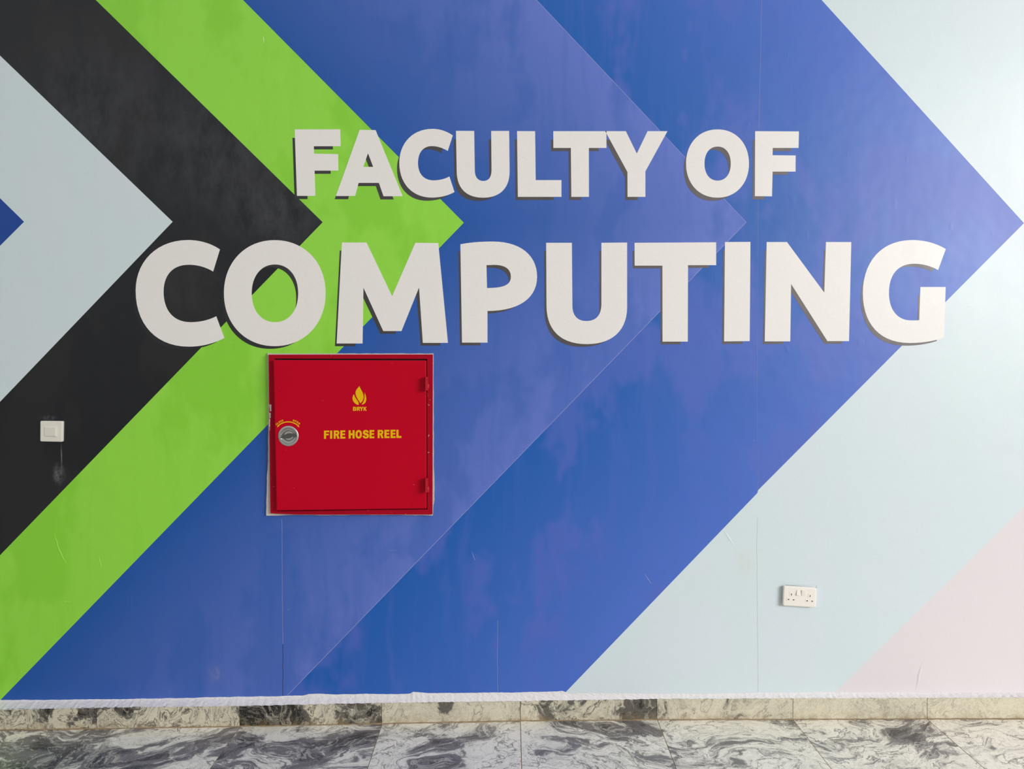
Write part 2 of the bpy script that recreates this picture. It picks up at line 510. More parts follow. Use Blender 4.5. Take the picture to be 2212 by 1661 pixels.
SK_BOT = [(0, 1578), (209, 1574.3), (518, 1569.5), (824.5, 1563.6), (1124, 1557.6), (1419, 1555), (1713, 1554.4), (2003, 1553.4), (2212, 1553.6)]
SK_TOP = [(0, 1532.5), (209, 1528.6), (518, 1524.5), (824.5, 1517.5), (1124, 1513.5), (1419, 1509.2), (1713, 1507.8), (2003, 1507), (2212, 1506.8)]
PL_TOP = [(0, 1512), (150, 1511), (300, 1509), (470, 1506), (600, 1503.6), (655, 1502), (662, 1499.6), (740, 1499.3), (885, 1498.8),
          (890, 1494.5), (930, 1496.5), (1000, 1496.5), (1075, 1496), (1180, 1494.5), (1217, 1491.5), (1226, 1497), (1472, 1498.3), (1600, 1497), (1780, 1494.8), (2000, 1496), (2212, 1497)]
joints = [209, 518, 824.5, 1124, 1419, 1713, 2003]
all_j = [209 - 308 * i for i in range(5, 0, -1)] + joints + [2003 + 288 * i for i in range(1, 6)]
# the skirting follows the slightly wavy foot of the wall
def sk_clamp(px):
    if px < 0: py = 1578 - 0.0102 * px
    elif px > 2212: py = 1553.6 - 0.0085 * (px - 2212)
    else: py = lerp_tab(SK_BOT, px)
    return py
def sk_pt(px):
    g = G(px, sk_clamp(px)); return Vector((g.x, min(g.y, -0.010), 0.0))
def sk_h(px):
    pc = min(max(px, 0), 2212)
    v = sk_pt(pc); d = ray(pc, lerp_tab(SK_TOP, pc)); t = (v.y - cam_loc.y) / d.y
    return (cam_loc + d * t).z

base = MB()
fy0 = -7.5
base.hexa([(wl, fy0, -0.0009), (wr, fy0, -0.0009), (wr, 0.0, -0.0009), (wl, 0.0, -0.0009)],
          [(wl, fy0, -0.12), (wr, fy0, -0.12), (wr, 0.0, -0.12), (wl, 0.0, -0.12)])
floor = base.build('floor', 'grout'); floor['kind'] = 'structure'; floor['label'] = 'polished granite tile floor with tan grout'
# direction of each floor joint (measured where the photo shows it)
bot = {209: (198, 1577, 116.6, 1660), 518: (518, 1571, 456, 1657), 824.5: (825, 1565, 793.5, 1661), 1124: (1124, 1558, 1127, 1661),
       1419: (1421, 1557, 1461, 1661), 1713: (1713, 1554, 1796, 1661), 2003: (2007, 1557, 2128, 1661)}
def joint_line(px):
    if px in bot:
        x0, y0, x1, y1 = bot[px]; a, b = G(x0, y0), G(x1, y1)
        s_ = (b.x - a.x) / (b.y - a.y)
        return a.x - s_ * a.y, max(-0.12, min(0.12, s_))
    a = sk_pt(px); return a.x, 0.0
lines = [joint_line(px) for px in all_j]
FLOOR_TONE = {4: 0.46, 5: 0.49, 6: 0.455, 7: 0.525, 8: 0.535, 9: 0.56, 10: 0.55, 11: 0.56}
rows = [0.0, -0.606, -1.21, -1.815, -2.42, -3.025, -3.63, -4.235, -4.84]
gap = 0.0016
for r in range(len(rows) - 1):
    ya, yb = rows[r], rows[r + 1]
    for i in range(len(lines) - 1):
        (x0, s0), (x1, s1) = lines[i], lines[i + 1]
        def X(x, s_, y): return x + s_ * max(y, -1.2)
        t = random.uniform(-0.0004, 0.0004)
        q = [(X(x0, s0, yb) + gap, yb + gap, t), (X(x1, s1, yb) - gap, yb + gap, t), (X(x1, s1, ya) - gap, ya - gap, t), (X(x0, s0, ya) + gap, ya - gap, t)]
        o = MB().hexa(q, [(a, b, -0.02) for a, b, c in q]).build('floor_tile', 'floor', floor)
        tone_i = FLOOR_TONE.get(i, 0.52) if r == 0 else 0.5 + random.uniform(-0.03, 0.05)
        o.color = (random.random(), tone_i, 0.85, 1)

SKIRT = {3: (0.51, 1.5), 4: (0.515, 1.6), 5: (0.505, 1.6), 6: (0.515, 1.4), 7: (0.55, 0.5), 8: (0.53, 1.1), 9: (0.57, 0.45), 10: (0.585, 0.3), 11: (0.60, 0.3)}
mb = MB()
xs = [sk_pt(p) for p in all_j]
for a, b in zip(xs, xs[1:]):
    mb.hexa([(a.x, a.y + 0.004, 0.0), (b.x, b.y + 0.004, 0.0), (b.x, b.y + 0.004, 0.088), (a.x, a.y + 0.004, 0.088)],
            [(a.x, -0.0008, 0.0), (b.x, -0.0008, 0.0), (b.x, -0.0008, 0.088), (a.x, -0.0008, 0.088)])
bb = mb.build('baseboard_back', 'grout'); bb['kind'] = 'structure'; bb['label'] = 'granite skirting along the foot of the mural wall'
for pa, pb in zip(all_j, all_j[1:]):
    a, b = sk_pt(pa), sk_pt(pb)
    ha, hb = sk_h(pa), sk_h(pb)
    g = 0.0013; d = random.uniform(-0.0006, 0.0006)
    c = 0.0015
    fr = [(a.x + g, a.y + d, 0.003), (b.x - g, b.y + d, 0.003), (b.x - g, b.y + d, hb - c), (a.x + g, a.y + d, ha - c)]
    m2 = MB()
    top = [(a.x + g, a.y + d + c, ha), (b.x - g, b.y + d + c, hb)]
    bk = [(a.x + g, -0.001, 0.003), (b.x - g, -0.001, 0.003), (b.x - g, -0.001, hb), (a.x + g, -0.001, ha)]
    m2.add(fr + top + bk, [(0, 1, 2, 3), (3, 2, 5, 4), (4, 5, 8, 9), (7, 6, 9, 8), (0, 6, 7, 1), (0, 3, 4, 9, 6), (1, 7, 8, 5, 2)])
    o = m2.build('skirting_tile', 'skirting', bb)
    ki = all_j.index(pa)
    tn, ct = SKIRT.get(ki, (0.52, 0.7))
    o.color = (random.random(), tn, ct, 1)

# grimy grout bead where skirting meets floor
mb = MB()
n = 420
px0, px1 = all_j[0], all_j[-1]
prev = None
for i in range(n + 1):
    px = px0 + (px1 - px0) * i / n
    a = sk_pt(px); w = 0.0035 + random.uniform(-0.0018, 0.0028); h = 0.003 + random.uniform(-0.001, 0.0025)
    ring = [Vector((a.x, a.y + 0.002, h)), Vector((a.x, a.y - w * 0.4, h * 0.9)), Vector((a.x, a.y - w, 0.0006))]
    k = len(mb.v); mb.v += ring
    if i: mb.f += [(k - 3, k - 2, k + 1, k), (k - 2, k - 1, k + 2, k + 1)]
gb = mb.build('grout_bead', 'grout', bb)

# hand-trowelled white plaster ridge between paper and skirting
mb = MB(); n = 900; prof = 7; prevr = None
drift = 0.0
for i in range(n + 1):
    px = px0 + (px1 - px0) * i / n
    pc = min(max(px, 0), 2212)
    top_py = lerp_tab(PL_TOP, pc) + (1512 - 1512 if 0 <= px <= 2212 else 0)
    drift = drift * 0.8 + random.uniform(-0.45, 0.45)
    top_py += drift
    t = P(pc, top_py, -0.001)
    a = sk_pt(px); h = sk_h(px)
    zt = t.z
    lip = random.uniform(-0.0022, 0.0012)
    ring = []
    for j in range(prof):
        u = j / (prof - 1)
        z = zt + (h + lip - zt) * u
        y = -0.0009 + (a.y - 0.0012 + 0.0009) * (u ** 1.6)
        if 0 < j < prof - 1: y += random.uniform(-0.0011, 0.0006); z += random.uniform(-0.001, 0.001)
        ring.append(Vector((a.x, y, z)))
    ring.append(Vector((a.x, a.y + 0.003, h + lip)))
    k = len(mb.v); mb.v += ring; m = len(ring)
    if i:
        for j in range(m - 1): mb.f.append((k - m + j, k - m + j + 1, k + j + 1, k + j))
pr = mb.build('plaster_ridge', 'plaster', wall); pr['label'] = 'rough white plaster line above the skirting'

# ------------------------------------------------------------------ the painted words
Z1 = (610, 260, 3.8138); Z2 = (1160, 260, 3.8138); Z3 = (280, 500, 3.6867); Z4 = (880, 500, 3.6867); Z5 = (1470, 500, 3.6867)


def un(path, z):
    ox, oy, s_ = z
    f = lambda p: (ox + p[0] / s_, oy + p[1] / s_)
    return flatten([tuple(f(q) for q in el) if isinstance(el[0], (tuple, list)) else f(el) for el in path])


GLY = {}
GLY['F1'] = (Z1, [[(101, 74), (475, 74), (480, 213), (259, 213), (260, 274), (459, 278), (461, 414), (265, 414), (271, 622), (120, 622)]])
GLY['A1'] = (Z1, [[(636, 78), (768, 80), (991, 625), (833, 625), (795, 515), (628, 515), (599, 623), (440, 623)], [(705, 270), (748, 383), (667, 383)]])
GLY['C1'] = (Z1, [[(1404, 124), ((1355, 90), (1300, 70), (1235, 70)), ((1080, 70), (963, 180), (963, 350)), ((963, 525), (1075, 636), (1230, 636)),
                   ((1300, 636), (1365, 620), (1418, 590)), (1376, 462), ((1335, 484), (1290, 494), (1245, 494)), ((1165, 494), (1117, 440), (1117, 350)),
                   ((1117, 265), (1160, 212), (1230, 212)), ((1275, 212), (1320, 226), (1362, 252))]])
GLY['U1'] = (Z1, [[(1430, 86), (1580, 87), (1585, 410), ((1585, 465), (1610, 499), (1655, 499)), ((1702, 499), (1723, 465), (1723, 405)), (1720, 87), (1868, 87),
                   (1872, 420), ((1872, 560), (1790, 637), (1655, 637)), ((1515, 637), (1436, 560), (1436, 415))]])
GLY['L1'] = (Z1, [[(1933, 88), (2082, 89), (2087, 492), (2299, 492), (2299, 630), (1940, 630)]])
GLY['T1'] = (Z2, [[(134, 89), (572, 89), (572, 227), (427, 227), (428, 630), (283, 630), (279, 227), (135, 227)]])
GLY['Y1'] = (Z2, [[(562, 89), (732, 89), (822, 273), (911, 89), (1075, 89), (893, 420), (893, 630), (746, 630), (745, 425)]])
GLY['O1'] = (Z2, [('E', 1487, 355.5, 259, 281, 2.12), ('E', 1488, 356, 108, 140, 2.2)])
GLY['F2'] = (Z2, [[(1797, 89), (2158, 91), (2155, 227), (1942, 227), (1941, 287), (2131, 289), (2130, 422), (1941, 422), (1936, 626), (1795, 624)]])
GLY['C2'] = (Z3, [[(719, 143), ((650, 95), (560, 68), (465, 68)), ((215, 68), (48, 240), (48, 470)), ((48, 745), (215, 917), (470, 917)),
                   ((575, 917), (670, 893), (754, 848)), (690, 675), ((625, 708), (555, 722), (485, 722)), ((350, 722), (270, 630), (270, 480)),
                   ((270, 345), (345, 265), (470, 265)), ((540, 265), (605, 283), (665, 319))]])
GLY['O2'] = (Z3, [('E', 1155.5, 491, 404.5, 422, 2.1), ('E', 1157, 492.5, 185, 229.5, 2.15)])
GLY['M2'] = (Z3, [[(1690, 88), (1886, 88), (2090, 515), (2275, 90), (2458, 92), (2535, 887), (2335, 887), (2305, 445), (2165, 793), (2020, 793), (1862, 447), (1855, 892), (1649, 892)]])
GLY['P2'] = (Z4, [[(422, 102), ((500, 86), (590, 80), (680, 80)), ((900, 80), (1033, 190), (1033, 360)), ((1033, 530), (890, 633), (638, 633)), (638, 885), (435, 885)],
                  [(630, 268), (690, 266), ((780, 266), (824, 300), (824, 360)), ((824, 425), (770, 450), (634, 450))]])
GLY['U2'] = (Z4, [[(1105, 90), (1310, 90), (1314, 590), ((1314, 670), (1355, 713), (1425, 713)), ((1505, 713), (1545, 665), (1545, 575)), (1545, 90), (1750, 88),
                   (1750, 600), ((1750, 790), (1630, 897), (1430, 897)), ((1215, 897), (1108, 780), (1108, 590))]])
GLY['T2'] = (Z4, [[(1809, 90), (2459, 86), (2459, 268), (2235, 268), (2233, 877), (2032, 877), (2031, 272), (1810, 272)]])
GLY['I2'] = (Z5, [[(354, 84), (557, 83), (551, 873), (347, 875)]])
GLY['N2'] = (Z5, [[(686, 84), (848, 84), (1145, 487), (1158, 84), (1360, 84), (1342, 873), (1170, 873), (881, 418), (874, 875), (671, 875)]])
GLY['G2'] = (Z5, [[(2113, 140), ((2040, 95), (1945, 68), (1845, 68)), ((1600, 68), (1452, 240), (1452, 490)), ((1452, 740), (1590, 888), (1825, 888)),
                   ((1930, 888), (2020, 872), (2098, 845)), (2112, 442), (1910, 442), (1901, 706), ((1880, 708), (1860, 708), (1835, 708)),
                   ((1725, 708), (1660, 620), (1660, 490)), ((1660, 345), (1730, 257), (1860, 257)), ((1930, 257), (1995, 275), (2051, 308))]])


def glyph_loops(key):
    z, loops = GLY[key]
    out = []
    for lp in loops:
        if lp[0] == 'E':
            _, cx, cy, rx, ry, pw = lp
            out.append(ellipse(z[0] + cx / z[2], z[1] + cy / z[2], rx / z[2], ry / z[2], 96, pw))
        else:
            out.append(un(lp, z))
    return out


def word(name, keys, base_px, label, ins, off):
    root = thing(name, P(*base_px, 0.0), label, 'lettering')
    for k in keys:
        loops = glyph_loops(k)
        lt = prism(MB(), loops, T1 - 0.0008, T1 + 0.0002).build('letter', 'letter', root)
        lt['label'] = 'off-white capital letter ' + k[0]
        sh = [[(x + off[0], y + off[1]) for x, y in inset(lp, ins, hole=i > 0)] for i, lp in enumerate(loops)]
        s_ = prism(MB(), sh, T1 - 0.0004, T1 + 0.0002).build('drop_shadow', 'shadow_print', lt)
        s_['label'] = 'dark grey printed drop shadow'
    return root


word('wall_lettering', ['F1', 'A1', 'C1', 'U1', 'L1', 'T1', 'Y1', 'O1', 'F2'], (1182, 426),
     'off-white words FACULTY OF with grey drop shadows, upper line on mural', 5.8, (-10.7, 12.6))
word('wall_lettering', ['C2', 'O2', 'M2', 'P2', 'U2', 'T2', 'I2', 'N2', 'G2'], (1168, 748),
     'large off-white word COMPUTING with grey drop shadows, above the red cabinet', 5.7, (-9.8, 11.5))

# ------------------------------------------------------------------ fire hose reel cabinet
cab = thing('fire_hose_cabinet', P(759, 1111, 0.0), 'square red metal fire hose reel cabinet with yellow lettering, set in mural wall', 'cabinet')
YF = -0.024
edge = [(578.4, 763), (700, 763.6), (850, 763.3), (936, 763.5), (936.3, 880), (936.6, 1014), (938.2, 1048), (937.6, 1081), (935.6, 1094), (934.8, 1113.2),
        (860, 1112.2), (700, 1112.8), (640, 1112.6), (590, 1113.4), (575, 1113.6), (575.6, 1075), (576.4, 1042), (579.0, 988), (579.6, 868)]
def rough_edge(lp, step=9, amp=0.45):
    out = []
    for i in range(len(lp)):
        (x0, y0), (x1, y1) = lp[i], lp[(i + 1) % len(lp)]
        n_ = max(1, int(math.hypot(x1 - x0, y1 - y0) / step))
        for k in range(n_):
            t = k / n_; out.append((x0 + (x1 - x0) * t + random.uniform(-amp, amp), y0 + (y1 - y0) * t + random.uniform(-amp, amp)))
    return out
o = prism(MB(), [rough_edge(edge)], -0.012, -0.0008).build('plaster_surround', 'grey_plaster', cab)
o['label'] = 'chipped white plaster edge around the frame'
outer = [(580.2, 766), (934.6, 765.6), (933.8, 1111.2), (700, 1111.6), (640, 1111.4), (600, 1109.6), (584.2, 1108.6), (583.2, 1050)]
inner = [(593, 774.6), (922.8, 775.2), (923.3, 1100.2), (599, 1104.0)]
fr = prism(MB(), [outer, inner], YF, -0.001).build('frame', 'red_frame', cab)
fr['label'] = 'worn red outer frame'
bx = prism(MB(), [[(588, 770), (928, 770), (928, 1106), (592, 1108)]], -0.0135, -0.001).build('cabinet_back', 'dark', cab)
# chipped paint marks on the left strip of the frame
for (x0, y0, x1, y1) in [(582.5, 874, 586.5, 888), (581.6, 892, 585, 903), (581, 905, 583.8, 922), (580.8, 874, 582, 880), (582.2, 924, 583.4, 930)]:
    lp = [(x0, y0), ((x0 + x1) / 2 + 0.4, y0 - 0.6), (x1, y0 + 1), (x1 - 0.5, (y0 + y1) / 2), (x1 - 0.2, y1), (x0 + 0.6, y1 + 0.5), (x0 + 0.2, (y0 + y1) / 2)]
    prism(MB(), [lp], YF - 0.0003, YF + 0.0002).build('paint_chip', 'grey_plaster', fr)

DX0, DX1 = 592.0, 921.0
def YD(x, y):
    """front of the door: it stands slightly ajar, proud on the lock side"""
    t = (x - DX0) / (DX1 - DX0)
    return -0.050 + (0.050 - 0.0285) * t
dl = [(590.6, 777.6), (920.4, 778.6), (921.2, 1098.4), (597.2, 1102.6)]
# bevelled sheet-metal door
mbd = MB()
cen = (756, 939)
ins_ = [(x + (1.6 if x < 700 else -1.6), y + (1.6 if y < 900 else -1.6)) for x, y in dl]
front = [P(x, y, YD(x, y)) for x, y in ins_]
rim = [P(x, y, YD(x, y) + 0.002) for x, y in dl]
back = [Vector((v.x, v.y + 0.016, v.z)) for v in rim]
mbd.add(front + rim + back, [(3, 2, 1, 0)] + [((i + 1) % 4, i, i + 4, (i + 1) % 4 + 4)[::-1] for i in range(4)] +
        [((i + 1) % 4 + 4, i + 4, i + 8, (i + 1) % 4 + 8)[::-1] for i in range(4)] + [(8, 9, 10, 11)])
door = mbd.build('door', 'red', cab); door['label'] = 'glossy red door standing slightly ajar'

YDp = lambda d: (lambda x, y: YD(x, y) - d)
def on_door(name, loops, mat, parent, d=0.0006, label=None):
    mb_ = MB()
    F = YDp(d)
    for lpset in loops:
        flat = [[Vector((x, y, 0)) for x, y in lp] for lp in lpset]
        tris = tessellate_polygon(flat); pts = [p for lp in lpset for p in lp]; n_ = len(pts)
        fv = [P(x, y, F(x, y)) for x, y in pts]; bv = [P(x, y, YD(x, y) + 0.0003) for x, y in pts]
        fc = []
        for t in tris:
            a, b, c = (fv[i] for i in t)
            fc.append(tuple(t) if (b - a).cross(c - a).y < 0 else tuple(reversed(t)))
        k = 0
        for lp in lpset:
            m_ = len(lp)
            for i in range(m_): fc.append((k + i, k + (i + 1) % m_, k + (i + 1) % m_ + n_, k + i + n_))
            k += m_
        mb_.add(fv + bv, fc)
    o_ = mb_.build(name, mat, parent)
    if label: o_['label'] = label
    return o_


ZD = (590, 820, 7.3733)
zd = lambda x, y: (ZD[0] + x / ZD[2], ZD[1] + y / ZD[2])
for path in ([(1375, 100), ((1385, 150), (1440, 200), (1440, 270)), ((1440, 330), (1415, 350), (1392, 377)), ((1360, 330), (1312, 270), (1312, 210)), ((1312, 165), (1345, 140), (1375, 100))],
             [(1288, 232), ((1255, 270), (1260, 320), (1280, 350)), ((1300, 380), (1330, 398), (1358, 404)), ((1368, 385), (1362, 360), (1350, 345)), ((1320, 300), (1300, 280), (1288, 232))],
             [(1458, 205), ((1478, 250), (1490, 310), (1478, 345)), ((1468, 378), (1440, 396), (1405, 398)), ((1430, 370), (1448, 340), (1452, 300)), ((1458, 260), (1456, 230), (1458, 205))]):
    on_door('flame_petal', [[un(path, ZD)]], 'yellow', door, label='yellow petal of the flame emblem')

# heavy grotesque capitals in a unit box (y up): outer outline, then counters
CAP = {
 'F': [[(0, 0), (0, 1), (1, 1), (1, .8), (.4, .8), (.4, .62), (.9, .62), (.9, .43), (.4, .43), (.4, 0)]],
 'E': [[(0, 0), (0, 1), (.98, 1), (.98, .79), (.4, .79), (.4, .62), (.93, .62), (.93, .42), (.4, .42), (.4, .22), (1, .22), (1, 0)]],
 'L': [[(0, 0), (0, 1), (.42, 1), (.42, .23), (1, .23), (1, 0)]],
 'H': [[(0, 0), (0, 1), (.34, 1), (.34, .63), (.66, .63), (.66, 1), (1, 1), (1, 0), (.66, 0), (.66, .4), (.34, .4), (.34, 0)]],
 'I': [[(0, 0), (0, 1), (1, 1), (1, 0)]],
 'O': [[(0, .5), ((0, .82), (.18, 1), (.5, 1)), ((.82, 1), (1, .82), (1, .5)), ((1, .18), (.82, 0), (.5, 0)), ((.18, 0), (0, .18), (0, .5))],
       [(.31, .5), ((.31, .68), (.37, .77), (.5, .77)), ((.63, .77), (.69, .68), (.69, .5)), ((.69, .32), (.63, .23), (.5, .23)), ((.37, .23), (.31, .32), (.31, .5))]],
 'R': [[(0, 0), (0, 1), (.58, 1), ((.85, 1), (.95, .88), (.95, .71)), ((.95, .56), (.86, .47), (.72, .44)), ((.8, .4), (.84, .33), (.88, .25)), (1, 0), (.64, 0), (.53, .25),
        ((.49, .35), (.45, .39), (.37, .39)), (.33, .39), (.33, 0)],
       [(.33, .79), (.5, .79), ((.6, .79), (.63, .76), (.63, .7)), ((.63, .64), (.59, .61), (.5, .61)), (.33, .61)]],
 'S': [[(.96, .70), (.63, .68), ((.62, .77), (.57, .81), (.49, .81)), ((.42, .81), (.38, .78), (.38, .735)), ((.38, .69), (.43, .67), (.56, .645)), ((.86, .585), (.99, .48), (.99, .30)),
        ((.99, .12), (.83, 0), (.51, 0)), ((.2, 0), (.02, .1), (0, .32)), (.34, .34), ((.35, .24), (.41, .185), (.52, .185)), ((.61, .185), (.66, .22), (.66, .27)),
        ((.66, .33), (.59, .355), (.45, .385)), ((.15, .45), (.04, .56), (.04, .71)), ((.04, .9), (.19, 1), (.48, 1)), ((.79, 1), (.94, .9), (.96, .70))]],
 'B': [[(0, 0), (0, 1), (.6, 1), ((.85, 1), (.94, .88), (.94, .75)), ((.94, .64), (.88, .57), (.78, .53)), ((.92, .5), (1, .41), (1, .28)), ((1, .1), (.87, 0), (.6, 0))],
       [(.3, .8), (.5, .8), ((.6, .8), (.63, .77), (.63, .71)), ((.63, .65), (.6, .62), (.5, .62)), (.3, .62)],
       [(.3, .42), (.53, .42), ((.64, .42), (.68, .38), (.68, .31)), ((.68, .24), (.64, .2), (.53, .2)), (.3, .2)]],
 'Y': [[(.36, 0), (.36, .41), (0, 1), (.34, 1), (.5, .68), (.66, 1), (1, 1), (.64, .41), (.64, 0)]],
 'K': [[(0, 0), (0, 1), (.29, 1), (.29, .62), (.6, 1), (.97, 1), (.6, .58), (1, 0), (.64, 0), (.4, .38), (.29, .25), (.29, 0)]],
 'C': [[(.98, .33), ((.93, .1), (.77, 0), (.52, 0)), ((.2, 0), (0, .2), (0, .5)), ((0, .8), (.2, 1), (.52, 1)), ((.78, 1), (.93, .9), (.98, .68)), (.7, .62),
        ((.67, .74), (.61, .8), (.51, .8)), ((.37, .8), (.31, .69), (.31, .5)), ((.31, .31), (.37, .2), (.51, .2)), ((.62, .2), (.68, .27), (.71, .4))]],
 'P': [[(0, 0), (0, 1), (.6, 1), ((.9, 1), (1, .86), (1, .69)), ((1, .5), (.87, .37), (.6, .37)), (.32, .37), (.32, 0)],
       [(.32, .79), (.5, .79), ((.63, .79), (.68, .76), (.68, .69)), ((.68, .61), (.62, .58), (.5, .58)), (.32, .58)]],
 'N': [[(0, 0), (0, 1), (.3, 1), (.7, .42), (.7, 1), (1, 1), (1, 0), (.7, 0), (.3, .58), (.3, 0)]],
}


def cap_loops(ch, corner, ux, uy):
    """one capital laid into the box spanned by ux, uy from its lower-left corner"""
    out = []
    for path in CAP[ch]:
        pts = flatten([tuple((q[0] * 100, q[1] * 100) for q in el) if isinstance(el[0], (tuple, list)) else (el[0] * 100, el[1] * 100) for el in path], 7)
        out.append([(corner[0] + (ux[0] * a + uy[0] * b) / 100, corner[1] + (ux[1] * a + uy[1] * b) / 100) for a, b in pts])
    return out


fire = [('F', 810, 893), ('I', 907, 941), ('R', 965, 1058), ('E', 1070, 1150), ('H', 1203, 1297), ('O', 1312, 1414), ('S', 1426, 1526), ('E', 1535, 1612),
        ('R', 1665, 1758), ('E', 1772, 1853), ('E', 1870, 1950), ('L', 1963, 2043)]
for ch, xa, xb in fire:
    yb_ = 943 - (xa - 810) * 0.0122; hgt = 131
    if ch in 'OS': yb_ += 2; hgt += 4
    c = zd(xa, yb_); ux = ((xb - xa) / ZD[2], -(xb - xa) * 0.0122 / ZD[2]); uy = (-0.0 / ZD[2], -hgt / ZD[2])
    on_door('door_letter', [cap_loops(ch, c, ux, uy)], 'yellow', door)
for ch, xa, xb in [('B', 1272, 1322), ('R', 1330, 1384), ('Y', 1378, 1436), ('K', 1440, 1490)]:
    on_door('emblem_letter', [cap_loops(ch, zd(xa, 496), ((xb - xa) / ZD[2], 0), (0, -63 / ZD[2]))], 'yellow', door)

# turning arrow and its two tiny words
LC = (622.9, 941.8)
def polar(r, deg): a = math.radians(deg); return (LC[0] + r * math.cos(a), LC[1] - r * math.sin(a))
AC = (LC[0] - 0.4, LC[1] + 1.2)
def arc(r, d0, d1, n_=22): return [(AC[0] + r * math.cos(math.radians(d0 + (d1 - d0) * i / n_)), AC[1] - r * math.sin(math.radians(d0 + (d1 - d0) * i / n_))) for i in range(n_ + 1)]
ra, rb_ = 30.7, 32.9
def pa(r, dg): return (AC[0] + r * math.cos(math.radians(dg)), AC[1] - r * math.sin(math.radians(dg)))
AC = (AC[0], AC[1] + 0.0)
arrow = arc(ra, 132, 48) + [pa(29.6, 48.5), pa(31.2, 40), pa(34.0, 48.5)] + arc(rb_, 48, 132) + [pa(34.0, 131.5), pa(31.2, 140), pa(29.6, 131.5)]
on_door('turn_arrow', [[arrow]], 'yellow', door, label='curved yellow double-headed arrow above the lock')
for txt, d0, d1 in [('CLOSE', 137, 106), ('OPEN', 75, 46)]:
    sets = []; n_ = len(txt)
    for i, ch in enumerate(txt):
        dg = d0 + (d1 - d0) * (i + 0.1) / n_; w_ = abs(d1 - d0) / n_ * 0.78 * math.pi / 180 * 35
        r = math.radians(dg - 90 - abs(d1 - d0) / n_ * 0.4)
        c = pa(34.8, dg); ux = (w_ * math.cos(r), -w_ * math.sin(r)); uy = (3.9 * -math.sin(r), -3.9 * math.cos(r))
        sets.append(cap_loops(ch, c, ux, uy))
    on_door('lock_word', sets, 'yellow', door)

# recessed turn lock
def disc_lathe(prof, c, seg=48):
    """prof: list of (radius in px, height in front of door)"""
    mb_ = MB(); n_ = len(prof)
    for i in range(seg):
        a = 2 * math.pi * i / seg
        for r, h in prof:
            x, y = c[0] + r * math.cos(a), c[1] - r * math.sin(a)
            mb_.v.append(P(x, y, YD(x, y) - h))
    for i in range(seg):
        j = (i + 1) % seg
        for k in range(n_ - 1): mb_.f.append((i * n_ + k, j * n_ + k, j * n_ + k + 1, i * n_ + k + 1)[::-1])
    return mb_
lock = disc_lathe([(22.3, 0.0), (22.2, 0.002), (21.2, 0.0036), (18.6, 0.0042), (17.2, 0.0034)], LC).build('lock_rim', 'chrome_rim', door, True)
lock['label'] = 'round chrome lock rim'
disc_lathe([(17.3, 0.0036), (16.6, 0.0018), (15.8, 0.0006), (10.5, 0.0003), (0.05, 0.0003)], LC).build('lock_cup', 'chrome', door, True)
disc_lathe([(10.0, 0.0005), (9.7, 0.0032), (8.6, 0.0044), (7.4, 0.0046), (7.1, 0.0038), (3.4, 0.0036), (2.6, 0.0045), (0.05, 0.0046)], (LC[0] + 0.6, LC[1] - 0.4)).build('lock_knob', 'chrome_rim', door, True)
ang = math.radians(12)
def lockpt(a, b): return (LC[0] + a * math.cos(ang) - b * math.sin(ang) * -1, LC[1] - a * math.sin(ang) + b * math.cos(ang))
bar = [lockpt(*q) for q in [(-17, -0.4), (-8, -4.4), (0, -5.4), (8, -4.4), (17, -0.8), (17, 0.8), (8, 4.0), (0, 5.2), (-8, 4.0), (-17, 0.8)]]
on_door('lock_handle', [[bar]], 'chrome', door, d=0.0058, label='polished turn bar across the lock')

# hinges standing proud of the door edge
for (y0, y1, k0, k1) in [(814, 843.6, 829, 840), (1033.6, 1063.8, 1050.5, 1062.5)]:
    yF = -0.060
    h = MB()
    h.hexa([P(918.8, y1, yF), P(924.0, y1, yF), P(924.0, y0, yF), P(918.8, y0, yF)],
           [Vector((v.x, -0.0275, v.z)) for v in (P(918.8, y1, yF), P(924.0, y1, yF), P(924.0, y0, yF), P(918.8, y0, yF))])
    hg = h.build('hinge', 'red_hinge', cab); hg['label'] = 'stubby red hinge projecting from the door edge'
    # knuckle barrel beside the leaf
    mbk = MB(); seg = 12
    ctr = P(924.4, k0, -0.046); zb = P(924.4, k1, -0.046).z
    for i in range(seg):
        a = 2 * math.pi * i / seg
        for z in (zb, zb + 0.002, ctr.z - 0.002, ctr.z):
            r = 0.0058 if z in (zb + 0.002, ctr.z - 0.002) else 0.0045
            mbk.v.append(Vector((ctr.x + r * math.cos(a), ctr.y + r * 2.0 * math.sin(a), z)))
    for i in range(seg):
        j = (i + 1) % seg
        for k in range(3): mbk.f.append((i * 4 + k, j * 4 + k, j * 4 + k + 1, i * 4 + k + 1))
    mbk.f.append(tuple(i * 4 + 3 for i in range(seg))); mbk.f.append(tuple(i * 4 for i in reversed(range(seg))))
    mbk.build('hinge_knuckle', 'red_hinge', hg, True)


# ------------------------------------------------------------------ switch and socket
def rrect(pts, r, seg=5):
    """rounded quad through four photo-plane corners (clockwise from top left)"""
    out = []
    for i in range(4):
        a, b, c = Vector(pts[i - 1]), Vector(pts[i]), Vector(pts[(i + 1) % 4])
        p0 = b + (a - b).normalized() * r; p1 = b + (c - b).normalized() * r
        for k in range(seg + 1):
            t = k / seg; q = p0 * (1 - t) ** 2 + b * 2 * t * (1 - t) + p1 * t * t
            out.append((q.x, q.y))
    return out


